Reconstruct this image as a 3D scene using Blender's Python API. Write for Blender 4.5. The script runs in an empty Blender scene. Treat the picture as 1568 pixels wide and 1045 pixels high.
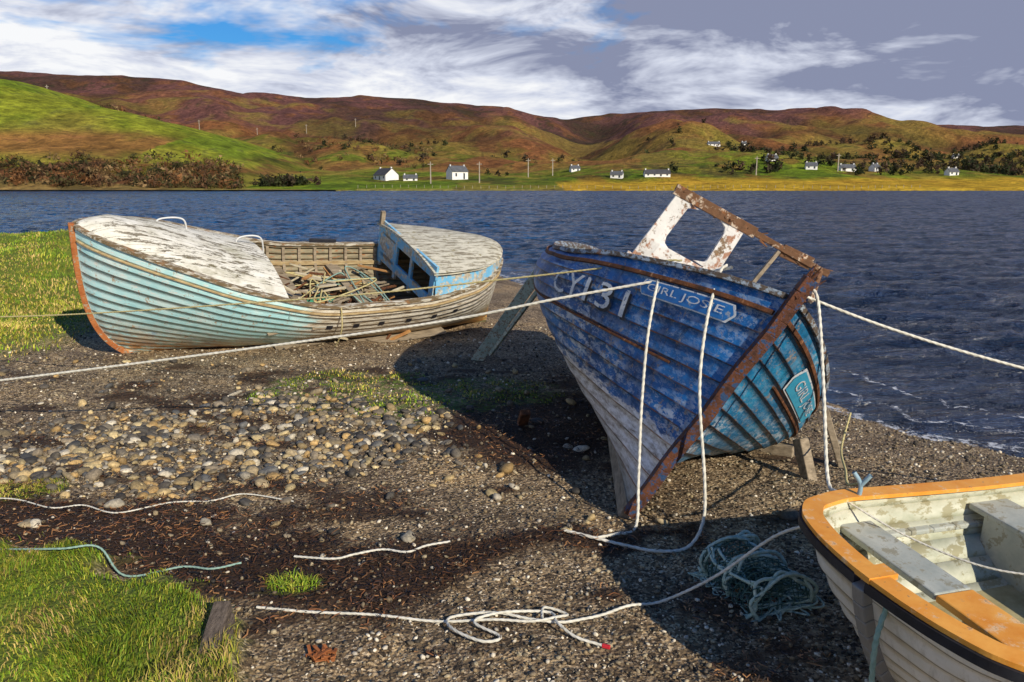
import bpy, bmesh, math, random
import numpy as np
from mathutils import Vector, Matrix
random.seed(4); rng=np.random.default_rng(7)
scene=bpy.context.scene
CAMH=2.3
# ------------------------------------------------------------------ noise utils
def vnoise(x,y,seed=0):
    xi=np.floor(x); yi=np.floor(y); xf=x-xi; yf=y-yi
    def h(i,j):
        q=np.sin(i*127.1+j*311.7+seed*74.7)*43758.5453
        return q-np.floor(q)
    u=xf*xf*(3-2*xf); v=yf*yf*(3-2*yf)
    return (h(xi,yi)*(1-u)+h(xi+1,yi)*u)*(1-v)+(h(xi,yi+1)*(1-u)+h(xi+1,yi+1)*u)*v
def fbm(x,y,o=4,seed=0):
    s=0;a=.5;t=0
    for k in range(o):
        s=s+a*vnoise(x*2**k+k*17.3,y*2**k+k*9.1,seed+k*3.3); t+=a; a*=.5
    return s/t
def sstep(a,b,x):
    t=np.clip((x-a)/(b-a),0,1); return t*t*(3-2*t)
def spl(pts):
    xs=np.array([p[0] for p in pts],float); ys=np.array([p[1] for p in pts],float)
    h=np.diff(xs); d=np.diff(ys)/h; m=np.zeros(len(xs))
    m[0]=d[0]; m[-1]=d[-1]
    for i in range(1,len(xs)-1):
        m[i]=0 if d[i-1]*d[i]<=0 else 2*d[i-1]*d[i]/(d[i-1]+d[i])
    def f(x):
        x=np.clip(np.asarray(x,float),xs[0],xs[-1])
        i=np.clip(np.searchsorted(xs,x)-1,0,len(h)-1)
        t=(x-xs[i])/h[i]
        return ((2*t**3-3*t**2+1)*ys[i]+(t**3-2*t**2+t)*h[i]*m[i]+(-2*t**3+3*t**2)*ys[i+1]+(t**3-t**2)*h[i]*m[i+1])
    return f
# ------------------------------------------------------------------ material DSL
class Mt:
    def __init__(s,name,rough=.8,spec=.3):
        s.m=bpy.data.materials.new(name); s.m.use_nodes=True; s.nt=s.m.node_tree
        s.b=s.nt.nodes['Principled BSDF']; s.b.inputs['Roughness'].default_value=rough
        s.b.inputs['Specular IOR Level'].default_value=spec
    def n(s,t,**k):
        nd=s.nt.nodes.new(t)
        for a,b in k.items(): setattr(nd,a,b)
        return nd
    def L(s,a,b): s.nt.links.new(a,b)
    def put(s,inp,val):
        if isinstance(val,bpy.types.NodeSocket): s.L(val,inp)
        elif isinstance(val,(tuple,list)) and len(val)==3 and inp.type=='RGBA': inp.default_value=(*val,1)
        else: inp.default_value=val
    def co(s,kind='Object',scale=None):
        o=s.n('ShaderNodeTexCoord').outputs[kind]
        if scale is not None:
            mp=s.n('ShaderNodeMapping'); s.L(o,mp.inputs[0]); mp.inputs['Scale'].default_value=scale; o=mp.outputs[0]
        return o
    def noise(s,v,scale,detail=5,rough=.6,dist=0):
        nd=s.n('ShaderNodeTexNoise'); s.L(v,nd.inputs['Vector']); nd.inputs['Scale'].default_value=scale
        nd.inputs['Detail'].default_value=min(detail,5); nd.inputs['Roughness'].default_value=rough; nd.inputs['Distortion'].default_value=dist
        return nd.outputs['Fac']
    def vor(s,v,scale,feat='F1',out='Distance'):
        nd=s.n('ShaderNodeTexVoronoi',feature=feat); s.L(v,nd.inputs['Vector']); nd.inputs['Scale'].default_value=scale
        return nd.outputs[out]
    def ramp(s,f,stops):
        r=s.n('ShaderNodeValToRGB'); s.put(r.inputs[0],f); e=r.color_ramp.elements
        while len(e)<len(stops): e.new(.5)
        for i,(p,c) in enumerate(stops):
            e[i].position=p; e[i].color=(*c,1) if isinstance(c,(tuple,list)) else (c,c,c,1)
        return r.outputs[0]
    def mix(s,f,a,b,blend='MIX'):
        x=s.n('ShaderNodeMix',data_type='RGBA',blend_type=blend); s.put(x.inputs[0],f); s.put(x.inputs[6],a); s.put(x.inputs[7],b)
        return x.outputs[2]
    def math(s,op,a,b=0.0,c=0.0):
        x=s.n('ShaderNodeMath',operation=op); s.put(x.inputs[0],a); s.put(x.inputs[1],b); s.put(x.inputs[2],c)
        return x.outputs[0]
    def xyz(s,v):
        x=s.n('ShaderNodeSeparateXYZ'); s.L(v,x.inputs[0]); return x.outputs
    def attr(s,name):
        a=s.n('ShaderNodeAttribute'); a.attribute_name=name; return a.outputs
    def bump(s,h,strength=.5,dist=.01):
        x=s.n('ShaderNodeBump'); x.inputs['Strength'].default_value=strength; x.inputs['Distance'].default_value=dist
        s.L(h,x.inputs['Height']); s.L(x.outputs[0],s.b.inputs['Normal'])
    def col(s,c): s.put(s.b.inputs['Base Color'],c)
def simple(name,c1,c2,scale=6,rough=.8,stretch=(1,1,1),bs=.4,bd=.004,chips=None,spec=.3):
    m=Mt(name,rough,spec); o=m.co('Object',stretch); n=m.noise(o,scale,8,.65)
    c=m.ramp(n,[(.3,c1),(.7,c2)])
    if chips:
        n2=m.noise(o,scale*chips[2],8,.7); c=m.mix(m.ramp(n2,[(chips[1],0.0),(chips[1]+.05,1.0)]),c,chips[0])
    m.col(c); m.bump(m.noise(o,scale*6,6,.7),bs,bd); return m.m
# ------------------------------------------------------------------ mesh helpers
def link(o,parent=None):
    scene.collection.objects.link(o)
    if parent: o.parent=parent
    return o
def fast(name,V,F,mats,smooth=False,col=None,parent=None,mi=None):
    V=np.asarray(V,np.float32); F=np.asarray(F,np.int32); me=bpy.data.meshes.new(name)
    me.vertices.add(len(V)); me.vertices.foreach_set('co',V.ravel())
    k=F.shape[1]; me.loops.add(F.size); me.loops.foreach_set('vertex_index',F.ravel())
    me.polygons.add(len(F)); me.polygons.foreach_set('loop_start',np.arange(0,F.size,k,dtype=np.int32))
    if smooth: me.polygons.foreach_set('use_smooth',np.ones(len(F),bool))
    if mi is not None: me.polygons.foreach_set('material_index',np.asarray(mi,np.int32))
    me.update(calc_edges=True)
    if col is not None:
        a=me.color_attributes.new('Col','FLOAT_COLOR','POINT')
        c=np.ones((len(V),4),np.float32); c[:,:3]=col; a.data.foreach_set('color',c.ravel())
    for m in mats: me.materials.append(m)
    return link(bpy.data.objects.new(name,me),parent)
class MB:
    def __init__(s): s.v=[];s.f=[];s.m=[]
    def add(s,vs,fs,mi=0):
        b=len(s.v); s.v+= [tuple(map(float,p)) for p in vs]; s.f+=[tuple(b+i for i in f) for f in fs]; s.m+=[mi]*len(fs)
    def beam(s,p0,p1,w,h,mi=0,up=(0,0,1),taper=1.0):
        p0=Vector(p0);p1=Vector(p1);d=(p1-p0).normalized();u=Vector(up)
        if abs(d.dot(u))>.95:u=Vector((1,0,0))
        r=d.cross(u).normalized();u=r.cross(d).normalized();vs=[]
        for p,t in((p0,1),(p1,taper)):
            for a,b in((-1,-1),(1,-1),(1,1),(-1,1)): vs.append(p+r*a*w/2*t+u*b*h/2*t)
        s.add(vs,[(3,2,1,0),(4,5,6,7),(0,1,5,4),(1,2,6,5),(2,3,7,6),(3,0,4,7)],mi)
    def grid(s,G,mi=0,flip=False):
        n,m=G.shape[:2]; fs=[]
        for i in range(n-1):
            for j in range(m-1):
                q=(i*m+j,i*m+j+1,(i+1)*m+j+1,(i+1)*m+j); fs.append(q[::-1] if flip else q)
        s.add(G.reshape(-1,3),fs,mi)
    def sweep(s,P,O,rect,mi=0,up=(0,0,1)):
        P=np.asarray(P);O=np.asarray(O);U=np.array(up,float);o0,o1,z0,z1=rect
        R=np.stack([P+O*a+U*b for a,b in((o0,z0),(o1,z0),(o1,z1),(o0,z1))],1); n=len(P); fs=[]
        for i in range(n-1):
            for j in range(4):
                fs.append((i*4+j,i*4+(j+1)%4,(i+1)*4+(j+1)%4,(i+1)*4+j))
        fs+= [(3,2,1,0),((n-1)*4,(n-1)*4+1,(n-1)*4+2,(n-1)*4+3)]
        s.add(R.reshape(-1,3),fs,mi)
    def obj(s,name,mats,parent=None,bevel=0,smooth=False):
        me=bpy.data.meshes.new(name); me.from_pydata(s.v,[],s.f)
        for m in mats: me.materials.append(m)
        me.polygons.foreach_set('material_index',s.m)
        if smooth: me.polygons.foreach_set('use_smooth',[True]*len(me.polygons))
        me.update(); bm=bmesh.new(); bm.from_mesh(me); bmesh.ops.recalc_face_normals(bm,faces=bm.faces); bm.to_mesh(me); bm.free()
        o=link(bpy.data.objects.new(name,me),parent)
        if bevel:
            b=o.modifiers.new('bevel','BEVEL'); b.width=bevel; b.segments=2; b.limit_method='ANGLE'
        return o
def crom(pts,step):
    P=[np.array(p,float) for p in pts]; P=[2*P[0]-P[1]]+P+[2*P[-1]-P[-2]]; out=[]
    for i in range(1,len(P)-2):
        n=max(2,int(np.linalg.norm(P[i+1]-P[i])/step))
        for k in range(n):
            t=k/n; a,b,c,d=P[i-1],P[i],P[i+1],P[i+2]
            out.append(.5*((2*b)+(-a+c)*t+(2*a-5*b+4*c-d)*t*t+(-a+3*b-3*c+d)*t**3))
    out.append(P[-2]); return np.array(out)
def tube_geo(pts,r,step=.012,sides=10,twist=True,catmull=True):
    P=crom(pts,step) if catmull else np.array(pts,float)
    T=np.gradient(P,axis=0); T/=np.linalg.norm(T,axis=1)[:,None]+1e-9
    ref=np.array([.13,.21,.97]); A=np.cross(T,ref); A/=np.linalg.norm(A,axis=1)[:,None]+1e-9; B=np.cross(T,A)
    s=np.concatenate([[0],np.cumsum(np.linalg.norm(np.diff(P,axis=0),axis=1))])
    th=np.linspace(0,2*np.pi,sides,endpoint=False)
    rr=np.full((len(P),sides),r)
    if twist: rr=r*(1+.15*np.cos(3*(th[None,:]-s[:,None]/(r*8)*2*np.pi/2)))
    V=P[:,None,:]+rr[...,None]*(np.cos(th)[None,:,None]*A[:,None,:]+np.sin(th)[None,:,None]*B[:,None,:])
    n=len(P); i=np.arange(n-1)[:,None]; j=np.arange(sides)[None,:]; j2=(j+1)%sides
    F=np.stack(np.broadcast_arrays(i*sides+j,i*sides+j2,(i+1)*sides+j2,(i+1)*sides+j),-1).reshape(-1,4)
    return V.reshape(-1,3),F
def rope(name,pts,r,mat,parent=None,step=None):
    r=r*.85; V,F=tube_geo(pts,r,step or r*.7,12); return fast(name,V,F,[mat],True,parent=parent)
def frame_empty(name,fwd,port,up,org):
    e=bpy.data.objects.new(name,None); e.empty_display_size=.3; link(e)
    M=Matrix.Identity(4)
    for c,v in enumerate((fwd,port,up,org)):
        for r in range(3): M[r][c]=v[r]
    e.matrix_world=M; return e
def heeled(name,fx,fy,deg,org,pitch=0.0):
    f=Vector((fx,fy,0)).normalized(); h=Vector((0,0,1)).cross(f); f=(f+Vector((0,0,pitch))).normalized(); u0=f.cross(h); ph=math.radians(deg)
    up=u0*math.cos(ph)+h*math.sin(ph); return frame_empty(name,f,up.cross(f),up,org)
# ------------------------------------------------------------------ ground
SH=[(60,-30),(30,-12),(12,3),(8,6),(5.4,8),(4.15,9.25),(2.9,13),(1.0,20),(-.5,25),(-10,30),(-25,35),(-60,46),(-140,70)]
def shore_d(x,y):
    best=np.full(np.shape(x),1e9); sg=np.ones(np.shape(x))
    for (ax,ay),(bx,by) in zip(SH[:-1],SH[1:]):
        dx,dy=bx-ax,by-ay; t=np.clip(((x-ax)*dx+(y-ay)*dy)/(dx*dx+dy*dy),0,1)
        d=np.hypot(x-ax-t*dx,y-ay-t*dy); c=dx*(y-ay)-dy*(x-ax)
        k=d<best; best=np.where(k,d,best); sg=np.where(k,np.sign(c),sg)
    return best*sg
GE=spl([(-40,9.5),(-12,7.5),(-6,5.7),(-3.3,4.78),(-2.3,4.38),(-1.6,4.0),(-1.3,3.4),(-1.1,2.4),(-.7,0),(2,-4),(20,-12)])
def masks(x,y):
    n=fbm(x*3,y*3,4,5)-.5; n2=fbm(x*.9,y*.9,4,11)-.5
    edge=GE(x)-y+n*.7
    fg=sstep(-.08,.12,edge)
    mound=sstep(-6.2,-7.4,x+n*1.0)*sstep(9.9,11.2,y+n*1.2)
    tuft=np.exp(-(((x+1.28)/.17)**2+((y-4.27)/.11)**2)) + np.exp(-(((x+3.75)/.35)**2+((y-5.75)/.25)**2))
    green=sstep(.5,.62,np.exp(-(((x+1.3)/2.2)**2+((y-8.8)/1.4)**2))*(.5+1.3*(fbm(x*2.2,y*2.2,3,31)-.2)))
    grass=np.clip(fg+mound+sstep(.3,.7,tuft),0,1)
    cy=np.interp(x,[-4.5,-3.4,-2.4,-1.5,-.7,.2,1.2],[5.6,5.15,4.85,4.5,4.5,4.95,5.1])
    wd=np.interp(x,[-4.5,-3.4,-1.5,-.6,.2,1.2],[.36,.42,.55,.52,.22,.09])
    weed_shade=sstep(1.25,.6,np.abs(y-cy+n*.6)/(wd+1e-3))*(x<1.3)*(x>-5)*(1-fg)
    boat_shade=np.exp(-(((x-.2)/1.1)**2+((y-7.6)/2.0)**2))  # dark patch beside the blue boat: its ground shadow painted in as weed
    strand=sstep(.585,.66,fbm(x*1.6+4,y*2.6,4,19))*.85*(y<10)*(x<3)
    weed_shade=np.clip(weed_shade+sstep(.5,.75,boat_shade*(.6+1.1*(n2+.4)))+strand*(1-fg)*(1-mound),0,1)
    cob=sstep(.35,.7,np.exp(-(((x+2.6)/2.9)**2+((y-7.0)/1.9)**2))*(1+n2*1.3))*(1-weed_shade)
    return grass,weed_shade,cob,green,fg,mound
def ground_z(x,y,M=None):
    x=np.asarray(x,float);y=np.asarray(y,float); d=shore_d(x,y)
    z=np.where(d>0,-.5+.5*(1-np.exp(-d/2.2)),-.5+.15*d)
    if M is None: M=masks(x,y)
    _,weed_shade,cob,_,fg,mound=M
    z=z+(fbm(x*1.2,y*1.2,4,2)-.5)*.1+(fbm(x*7,y*7,3,8)-.5)*.03
    z=z+fg*(.07+.11*fbm(x*3,y*3,3,3))+np.clip((-4-(y-0))*.05,0,2)
    hump=sstep(-6.4,-10,x)*sstep(10,17,y)*sstep(34,22,y)
    z=z+hump*(.78+.4*(fbm(x*.5,y*.5,3,9)-.5))+mound*(.08+.2*(fbm(x*1.1,y*1.1,3,14)-.3))*(y<34)+.4*np.exp(-(((x+9.3)/1.0)**2+((y-17.5)/1.5)**2))
    return z+weed_shade*.012
def gz(x,y): return float(ground_z(np.array([x]),np.array([y]))[0])
n=500; a=np.linspace(-1,1,n); sh=np.sinh(3.6*a)/math.sinh(3.6)
gx=-1+110*sh; ay=np.linspace(-.75,1,n); gy=6+95*np.sinh(3.6*ay)/math.sinh(3.6)
X,Y=np.meshgrid(gx,gy); Ms=masks(X,Y); Z=ground_z(X,Y,Ms)
V=np.stack([X,Y,Z],-1).reshape(-1,3)
i,j=np.meshgrid(np.arange(n-1),np.arange(n-1),indexing='ij')
F=np.stack([i*n+j,i*n+j+1,(i+1)*n+j+1,(i+1)*n+j],-1).reshape(-1,4)
gm=Mt('shingle',.8,.3); o=gm.co('Object'); at=gm.attr('Col'); ms=gm.n('ShaderNodeSeparateColor'); gm.L(at[0],ms.inputs[0])
vs=gm.vor(o,75,'F1','Color'); vs2=gm.vor(o,28,'F1','Color'); vb2=gm.vor(o,40)
s1=gm.n('ShaderNodeSeparateColor'); gm.L(vs,s1.inputs[0]); s2=gm.n('ShaderNodeSeparateColor'); gm.L(vs2,s2.inputs[0])
grit=gm.ramp(s1.outputs[0],[(0,(.035,.028,.02)),(.4,(.16,.12,.083)),(.75,(.33,.26,.18)),(1,(.62,.55,.44))])
peb=gm.ramp(s2.outputs[1],[(0,(.045,.036,.028)),(.6,(.2,.155,.105)),(1,(.45,.37,.26))])
base=gm.mix(gm.ramp(s2.outputs[0],[(.62,0.0),(.66,1.0)]),grit,peb)
base=gm.mix(1.0,base,gm.ramp(gm.noise(o,1.1,6,.65),[(.3,(.55,.46,.38)),(.5,(1.05,.95,.8)),(.68,(1.6,1.38,1.02))]),'MULTIPLY')
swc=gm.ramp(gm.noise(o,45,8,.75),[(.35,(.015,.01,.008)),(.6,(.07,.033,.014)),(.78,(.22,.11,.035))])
base=gm.mix(ms.outputs[1],base,swc)  # weed colour, which also darkens the painted boat shadow
grc=gm.ramp(gm.noise(o,6,8,.7),[(.3,(.11,.08,.025)),(.5,(.12,.17,.018)),(.75,(.25,.27,.035))])
base=gm.mix(ms.outputs[0],base,grc)
moss=gm.math('MULTIPLY',ms.outputs[2],gm.ramp(gm.noise(o,14,6,.7),[(.42,0.0),(.6,.9)]))
base=gm.mix(moss,base,(.12,.2,.02))
gm.col(base)
gm.bump(gm.math('ADD',vb2,gm.noise(o,30,6,.75)),.9,.018)
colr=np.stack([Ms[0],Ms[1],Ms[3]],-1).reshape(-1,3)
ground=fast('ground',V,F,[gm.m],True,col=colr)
# ------------------------------------------------------------------ stones
def ico(s):
    bm=bmesh.new(); bmesh.ops.create_icosphere(bm,subdivisions=s,radius=1); v=np.array([v.co[:] for v in bm.verts]); f=np.array([[v.index for v in f.verts] for f in bm.faces]); bm.free(); return v,f
I2v,I2f=ico(2); I1v,I1f=ico(1)
def stones(name,x,y,r,bv,bf,mat,smooth,flat=.6,pal=None,sink=.25):
    N=len(x); z=ground_z(x,y); ax=rng.uniform(.6,1.4,(N,3)); ax[:,2]*=flat
    D=rng.normal(size=(N,3,3)); S=bv[None]*1.0
    w=1+.24*np.sin(np.einsum('nij,kj->nki',D*1.7,bv)+rng.uniform(0,6,(N,1,3))).sum(-1,keepdims=True)/1.7
    S=S*w*ax[:,None,:]*r[:,None,None]
    th=rng.uniform(0,2*np.pi,N); c,s=np.cos(th)[:,None],np.sin(th)[:,None]
    xx=S[...,0]*c-S[...,1]*s; yy=S[...,0]*s+S[...,1]*c; zz=S[...,2]+xx*rng.uniform(-.35,.35,(N,1))
    Vt=np.stack([xx+x[:,None],yy+y[:,None],zz+(z+r*flat*(1-2*sink))[:,None]],-1)
    Ft=bf[None]+(np.arange(N)*len(bv))[:,None,None]
    pc=pal[rng.integers(0,len(pal),N)]*rng.uniform(.55,1.3,(N,1))
    C=np.repeat(pc[:,None,:],len(bv),1)
    return fast(name,Vt.reshape(-1,3),Ft.reshape(-1,3),[mat],smooth,col=C.reshape(-1,3))
sm=Mt('stone',.7,.4); o=sm.co('Object'); c=sm.mix(1.0,sm.attr('Col')[0],sm.ramp(sm.noise(o,55,8,.7),[(.3,(.45,.45,.45)),(.7,(1.4,1.36,1.25))]),'MULTIPLY'); sm.col(c)
pal=np.array([(.3,.24,.15),(.44,.33,.17),(.15,.13,.105),(.23,.19,.14),(.5,.4,.22),(.08,.07,.06),(.52,.47,.38),(.42,.28,.12),(.11,.11,.11),(.06,.055,.05)])
N=24000; x=rng.uniform(-6.8,1.4,N); y=rng.uniform(4.9,10.4,N); mk=masks(x,y); k=rng.random(N)<mk[2]*.75+.02; x,y=x[k],y[k]
r=.012+.042*rng.random(len(x))**3.0; stones('cobble_stones',x,y,r,I2v,I2f,sm.m,True,.62,pal)
N=42000; u=rng.uniform(-.8,.85,N); y=2.7*(14/2.7)**rng.random(N); x=u*y; mk=masks(x,y); d=shore_d(x,y)
k=(mk[0]<.4)&(d>-.1)&(rng.random(N)>mk[1]*.75); x,y=x[k],y[k]
pal2=np.array([(.19,.15,.1),(.1,.08,.06),(.27,.22,.15),(.36,.3,.2),(.045,.038,.03),(.66,.6,.5),(.23,.17,.1)])
stones('gravel',x,y,(.004+.011*rng.random(len(x))**2.5)*(.8+y/14),I1v,I1f,sm.m,True,.7,pal2)
bx=np.array([-2.9,-2.75,-3.3,-1.95,-.05,.62,.25,-.9,-3.9,-2.2,2.0,3.2,-4.6]); by=np.array([5.45,5.75,5.95,5.5,6.3,6.9,7.6,6.6,6.6,7.4,5.4,7.5,8.8])
stones('boulder',bx,by,rng.uniform(.045,.075,len(bx)),I2v,I2f,sm.m,True,.6,pal)
# ------------------------------------------------------------------ grass blades
def blades(name,x,y,h,w,mat):
    N=len(x); z=ground_z(x,y); th=rng.uniform(0,2*np.pi,N); ln=rng.uniform(.2,1.3,N)*h; la=rng.uniform(0,2*np.pi,N)*.6+fbm(x*2,y*2,2,77)*9
    px,py=np.cos(th)*w,np.sin(th)*w; lx,ly=np.cos(la)*ln,np.sin(la)*ln
    V=np.zeros((N,5,3))
    V[:,0]=np.stack([x-px,y-py,z-.01],-1);V[:,1]=np.stack([x+px,y+py,z-.01],-1)
    V[:,2]=np.stack([x+px*.7+lx*.35,y+py*.7+ly*.35,z+h*.6],-1);V[:,3]=np.stack([x-px*.7+lx*.35,y-py*.7+ly*.35,z+h*.6],-1)
    V[:,4]=np.stack([x+lx,y+ly,z+h*.8],-1)
    F=np.array([[0,1,2],[0,2,3],[3,2,4]])[None]+(np.arange(N)*5)[:,None,None]
    pt=fbm(x*1.3,y*1.3,4,4); yel=sstep(.38,.6,fbm(x*2.1,y*2.1,3,44)); t=rng.random(N)+yel*.5-.1
    c=np.where((t<.55)[:,None],np.array([[.18,.29,.02]]),np.where((t<.95)[:,None],np.array([[.38,.38,.045]]),np.array([[.5,.36,.12]])))*(.3+1.4*pt)[:,None]*rng.uniform(.65,1.35,(N,1))
    return fast(name,V.reshape(-1,3),F.reshape(-1,3),[mat],False,col=np.repeat(c,5,0))
gr=Mt('grass',.6,.25); gr.col(gr.attr('Col')[0])
N=130000; x=rng.uniform(-4.8,-.8,N); y=rng.uniform(2.6,6.3,N); mk=masks(x,y); k=(rng.random(N)<mk[0]*(.25+1.0*fbm(x*2.5,y*2.5,3,12)))&(x/y>-.8); x,y=x[k],y[k]
blades('grass_verge',x,y,rng.uniform(.012,.055,len(x))*(.2+1.5*fbm(x*3,y*3,3,1)),rng.uniform(.0018,.0035,len(x)),gr.m)
N=90000; y=10*(30/10)**rng.random(N); x=rng.uniform(-.8,-.3,N)*y; mk=masks(x,y); k=rng.random(N)<mk[5]*(.2+1.1*fbm(x*.9,y*.9,3,12)); x,y=x[k],y[k]
blades('grass_bank',x,y,rng.uniform(.03,.08,len(x))*(.2+1.5*fbm(x*1.2,y*1.2,3,1)),rng.uniform(.005,.011,len(x)),gr.m)
N=14000; x=rng.uniform(-4,1.0,N); y=rng.uniform(7.2,10.4,N); mk=masks(x,y); k=rng.random(N)<mk[3]*.9*(fbm(x*5,y*5,2,6)>.48); x,y=x[k],y[k]
blades('grass_tufts',x,y,rng.uniform(.015,.04,len(x)),rng.uniform(.004,.008,len(x)),gr.m)
# ------------------------------------------------------------------ sea-weed
N=90000; x=rng.uniform(-5,1.8,N); y=rng.uniform(3.3,9.8,N); mk=masks(x,y); k=rng.random(N)<mk[1]*.55*np.where(y>6,.4,1); x,y=x[k],y[k]; N=len(x)
th=rng.uniform(0,2*np.pi,N)+fbm(x*3,y*3,2,7)*3; ln=rng.uniform(.01,.042,N); cur=rng.normal(0,1.0,N); z=ground_z(x,y)+rng.uniform(.004,.045,N)*(.2+fbm(x*5,y*5,2,17))
V=np.zeros((N,6,3)); 
for q in range(3):
    aa=th+cur*(q-1); cx=x+np.cos(aa)*ln*(q-1); cy=y+np.sin(aa)*ln*(q-1); w=.0028*(1.2 if q==1 else .7)
    zz=z+rng.uniform(-.008,.012,N)
    V[:,q*2]=np.stack([cx-np.sin(aa)*w,cy+np.cos(aa)*w,zz],-1); V[:,q*2+1]=np.stack([cx+np.sin(aa)*w,cy-np.cos(aa)*w,zz+.003],-1)
F=np.array([[0,1,3,2],[2,3,5,4]])[None]+(np.arange(N)*6)[:,None,None]
warm=sstep(.42,.6,fbm(x*1.6,y*1.6,3,23))[:,None]
c=np.array([(.02,.013,.01),(.035,.018,.01),(.09,.038,.015),(.15,.075,.03),(.012,.01,.009)])[rng.integers(0,5,N)]*(1+warm*1.5)
wm=Mt('seaweed',.45,.5); wm.col(wm.attr('Col')[0])
fast('seaweed',V.reshape(-1,3),F.reshape(-1,4),[wm.m],False,col=np.repeat(c,6,0))
# ------------------------------------------------------------------ water
wt=Mt('sea_water',.16,.5); o=wt.co('Object')
mp=wt.n('ShaderNodeMapping'); wt.L(o,mp.inputs[0]); mp.inputs['Rotation'].default_value=(0,0,.3); mp.inputs['Scale'].default_value=(.55,1.6,1)
w1=wt.noise(mp.outputs[0],1.1,5,.68,.5); w2=wt.noise(mp.outputs[0],6,4,.6,.3); w3=wt.noise(wt.co('Object',(.4,1,1)),.05,3,.5)
h=wt.math('ADD',wt.math('MULTIPLY',w1,1.0),wt.math('MULTIPLY',w2,.12))
bp=wt.n('ShaderNodeBump'); bp.inputs['Strength'].default_value=1; bp.inputs['Distance'].default_value=1.5; wt.L(h,bp.inputs['Height']); wt.L(bp.outputs[0],wt.b.inputs['Normal'])
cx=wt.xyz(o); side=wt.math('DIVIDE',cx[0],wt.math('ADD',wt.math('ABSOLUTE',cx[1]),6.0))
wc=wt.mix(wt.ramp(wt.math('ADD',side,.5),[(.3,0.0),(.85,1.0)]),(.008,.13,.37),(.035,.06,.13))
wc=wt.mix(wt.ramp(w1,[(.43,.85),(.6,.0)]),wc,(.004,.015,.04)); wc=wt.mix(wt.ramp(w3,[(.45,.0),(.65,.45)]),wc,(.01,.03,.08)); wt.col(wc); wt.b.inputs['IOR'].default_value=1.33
nu_,ny_=620,720; U_=np.linspace(-.85,1.15,nu_); Yw=5*(330/5)**np.linspace(0,1,ny_); Yg,Ug=np.meshgrid(Yw,U_,indexing='ij'); Xg=Ug*Yg
ca,sa=math.cos(.25),math.sin(.25); xr=Xg*ca+Yg*sa; yr=-Xg*sa+Yg*ca
xr2=xr+1.5*fbm(xr*.2,yr*.3,2,50)
rid=lambda q:1-np.abs(2*q-1)
Zw=.26*(rid(fbm(xr2*.33,yr*1.0,3,51))-.75)+.11*(rid(fbm(xr2*1.3,yr*3.2,3,55))-.75)+.03*(fbm(xr*5,yr*9,2,57)-.5)
dd=shore_d(Xg,Yg); Zw*=.3+.7*sstep(0,-6,dd); Zw=Zw*(1+.6*sstep(30,150,Yg))-.5
V=np.concatenate([np.stack([Xg,Yg,Zw],-1).reshape(-1,3),[(-4000,-60,-.95),(4000,-60,-.95),(4000,3500,-.95),(-4000,3500,-.95)]])
i,j=np.meshgrid(np.arange(ny_-1),np.arange(nu_-1),indexing='ij'); F=np.stack([i*nu_+j,i*nu_+j+1,(i+1)*nu_+j+1,(i+1)*nu_+j],-1).reshape(-1,4)
keep=(dd[:-1,:-1].ravel()<3); F=F[keep]; kk=nu_*ny_; F=np.concatenate([F,[[kk,kk+1,kk+2,kk+3]]])
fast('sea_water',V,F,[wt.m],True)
fm=Mt('foam',.6); o=fm.co('Object'); fm.col((.66,.68,.72)); fm.L(fm.ramp(fm.noise(o,9,8,.8),[(.5,0.0),(.58,.85)]),fm.b.inputs['Alpha'])
P=crom([(*p,0) for p in SH[2:9]],.1); T=np.gradient(P,axis=0); T/=np.linalg.norm(T,axis=1)[:,None]; Nn=np.stack([T[:,1],-T[:,0],T[:,2]*0],-1)
b=MB()
for (o0,o1,hh_,ws) in((-.08,.16,-.475,.35),(.55,.65,-.445,.8),(1.3,1.37,-.43,1.1)):
    wob=(fbm(np.arange(len(P))*.16,np.zeros(len(P))+o0,4,2)-.5)[:,None]*ws
    b.grid(np.stack([P+Nn*(wob+q)+np.array([0,0,hh_]) for q in(o0,(o0+o1)/2,o1)],1))
b.obj('shore_foam',[fm.m],smooth=True)
# ------------------------------------------------------------------ hills
RX=spl([(-2600,150),(-1500,190),(-860,187),(-740,183),(-560,172),(-430,150),(-320,147),(-200,143),(-105,134),(-15,130),(50,113),(130,117),(240,122),(420,127),(545,127),(610,108),(740,102),(860,99),(1400,90),(2600,70)])
NX=spl([(-900,75),(-400,66),(-295,61.5),(-259,50),(-184,32),(-132,15),(-104,3),(-80,-1),(-60,-3)])
def hill_parts(x,y):
    ysh=np.where(x<-60,305,300.); t=np.clip((y-ysh)/(1400-ysh),0,1)
    xr=x*(1400/np.clip(y,400,2500))**.7
    H=RX(xr); f=fbm(x*.006,y*.006,5,21)-.5; g=np.abs(fbm(x*.0045+y*.0015,y*.0018,4,40)-.5)*2
    z=H*(t**1.3)+(f*46+g*36-11)*np.sin(np.pi*np.clip(t,0,1))**.8*np.clip(t*5,0,1)+f*5*np.clip(t*6,0,1)
    z=z+(fbm(x*.02,y*.012,3,90)-.5)*11*np.clip(t*3,0,1)
    gul=np.exp(-((x-(60+.09*(y-600)+18*np.sin(y*.011)))/(28+y*.02))**2)*sstep(500,800,y)*sstep(1500,1150,y)
    z=z-gul*30; z=z-2.0*(1-np.clip(t*90,0,1)); z=z-np.clip(y-1450,0,900)*.16
    near=NX(x)*np.sin(np.pi/2*np.clip((y-298)/185,0,1))**1.1*np.where(y>483,np.cos(np.clip((y-483)/330,0,1)*np.pi/2),1)
    near=np.where(x<-62,near+(fbm(x*.02,y*.02,4,3)-.5)*6*np.clip((y-310)/40,0,1)*np.clip(near/15,0,1),-20)
    return z,near,t,f,g,gul
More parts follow.
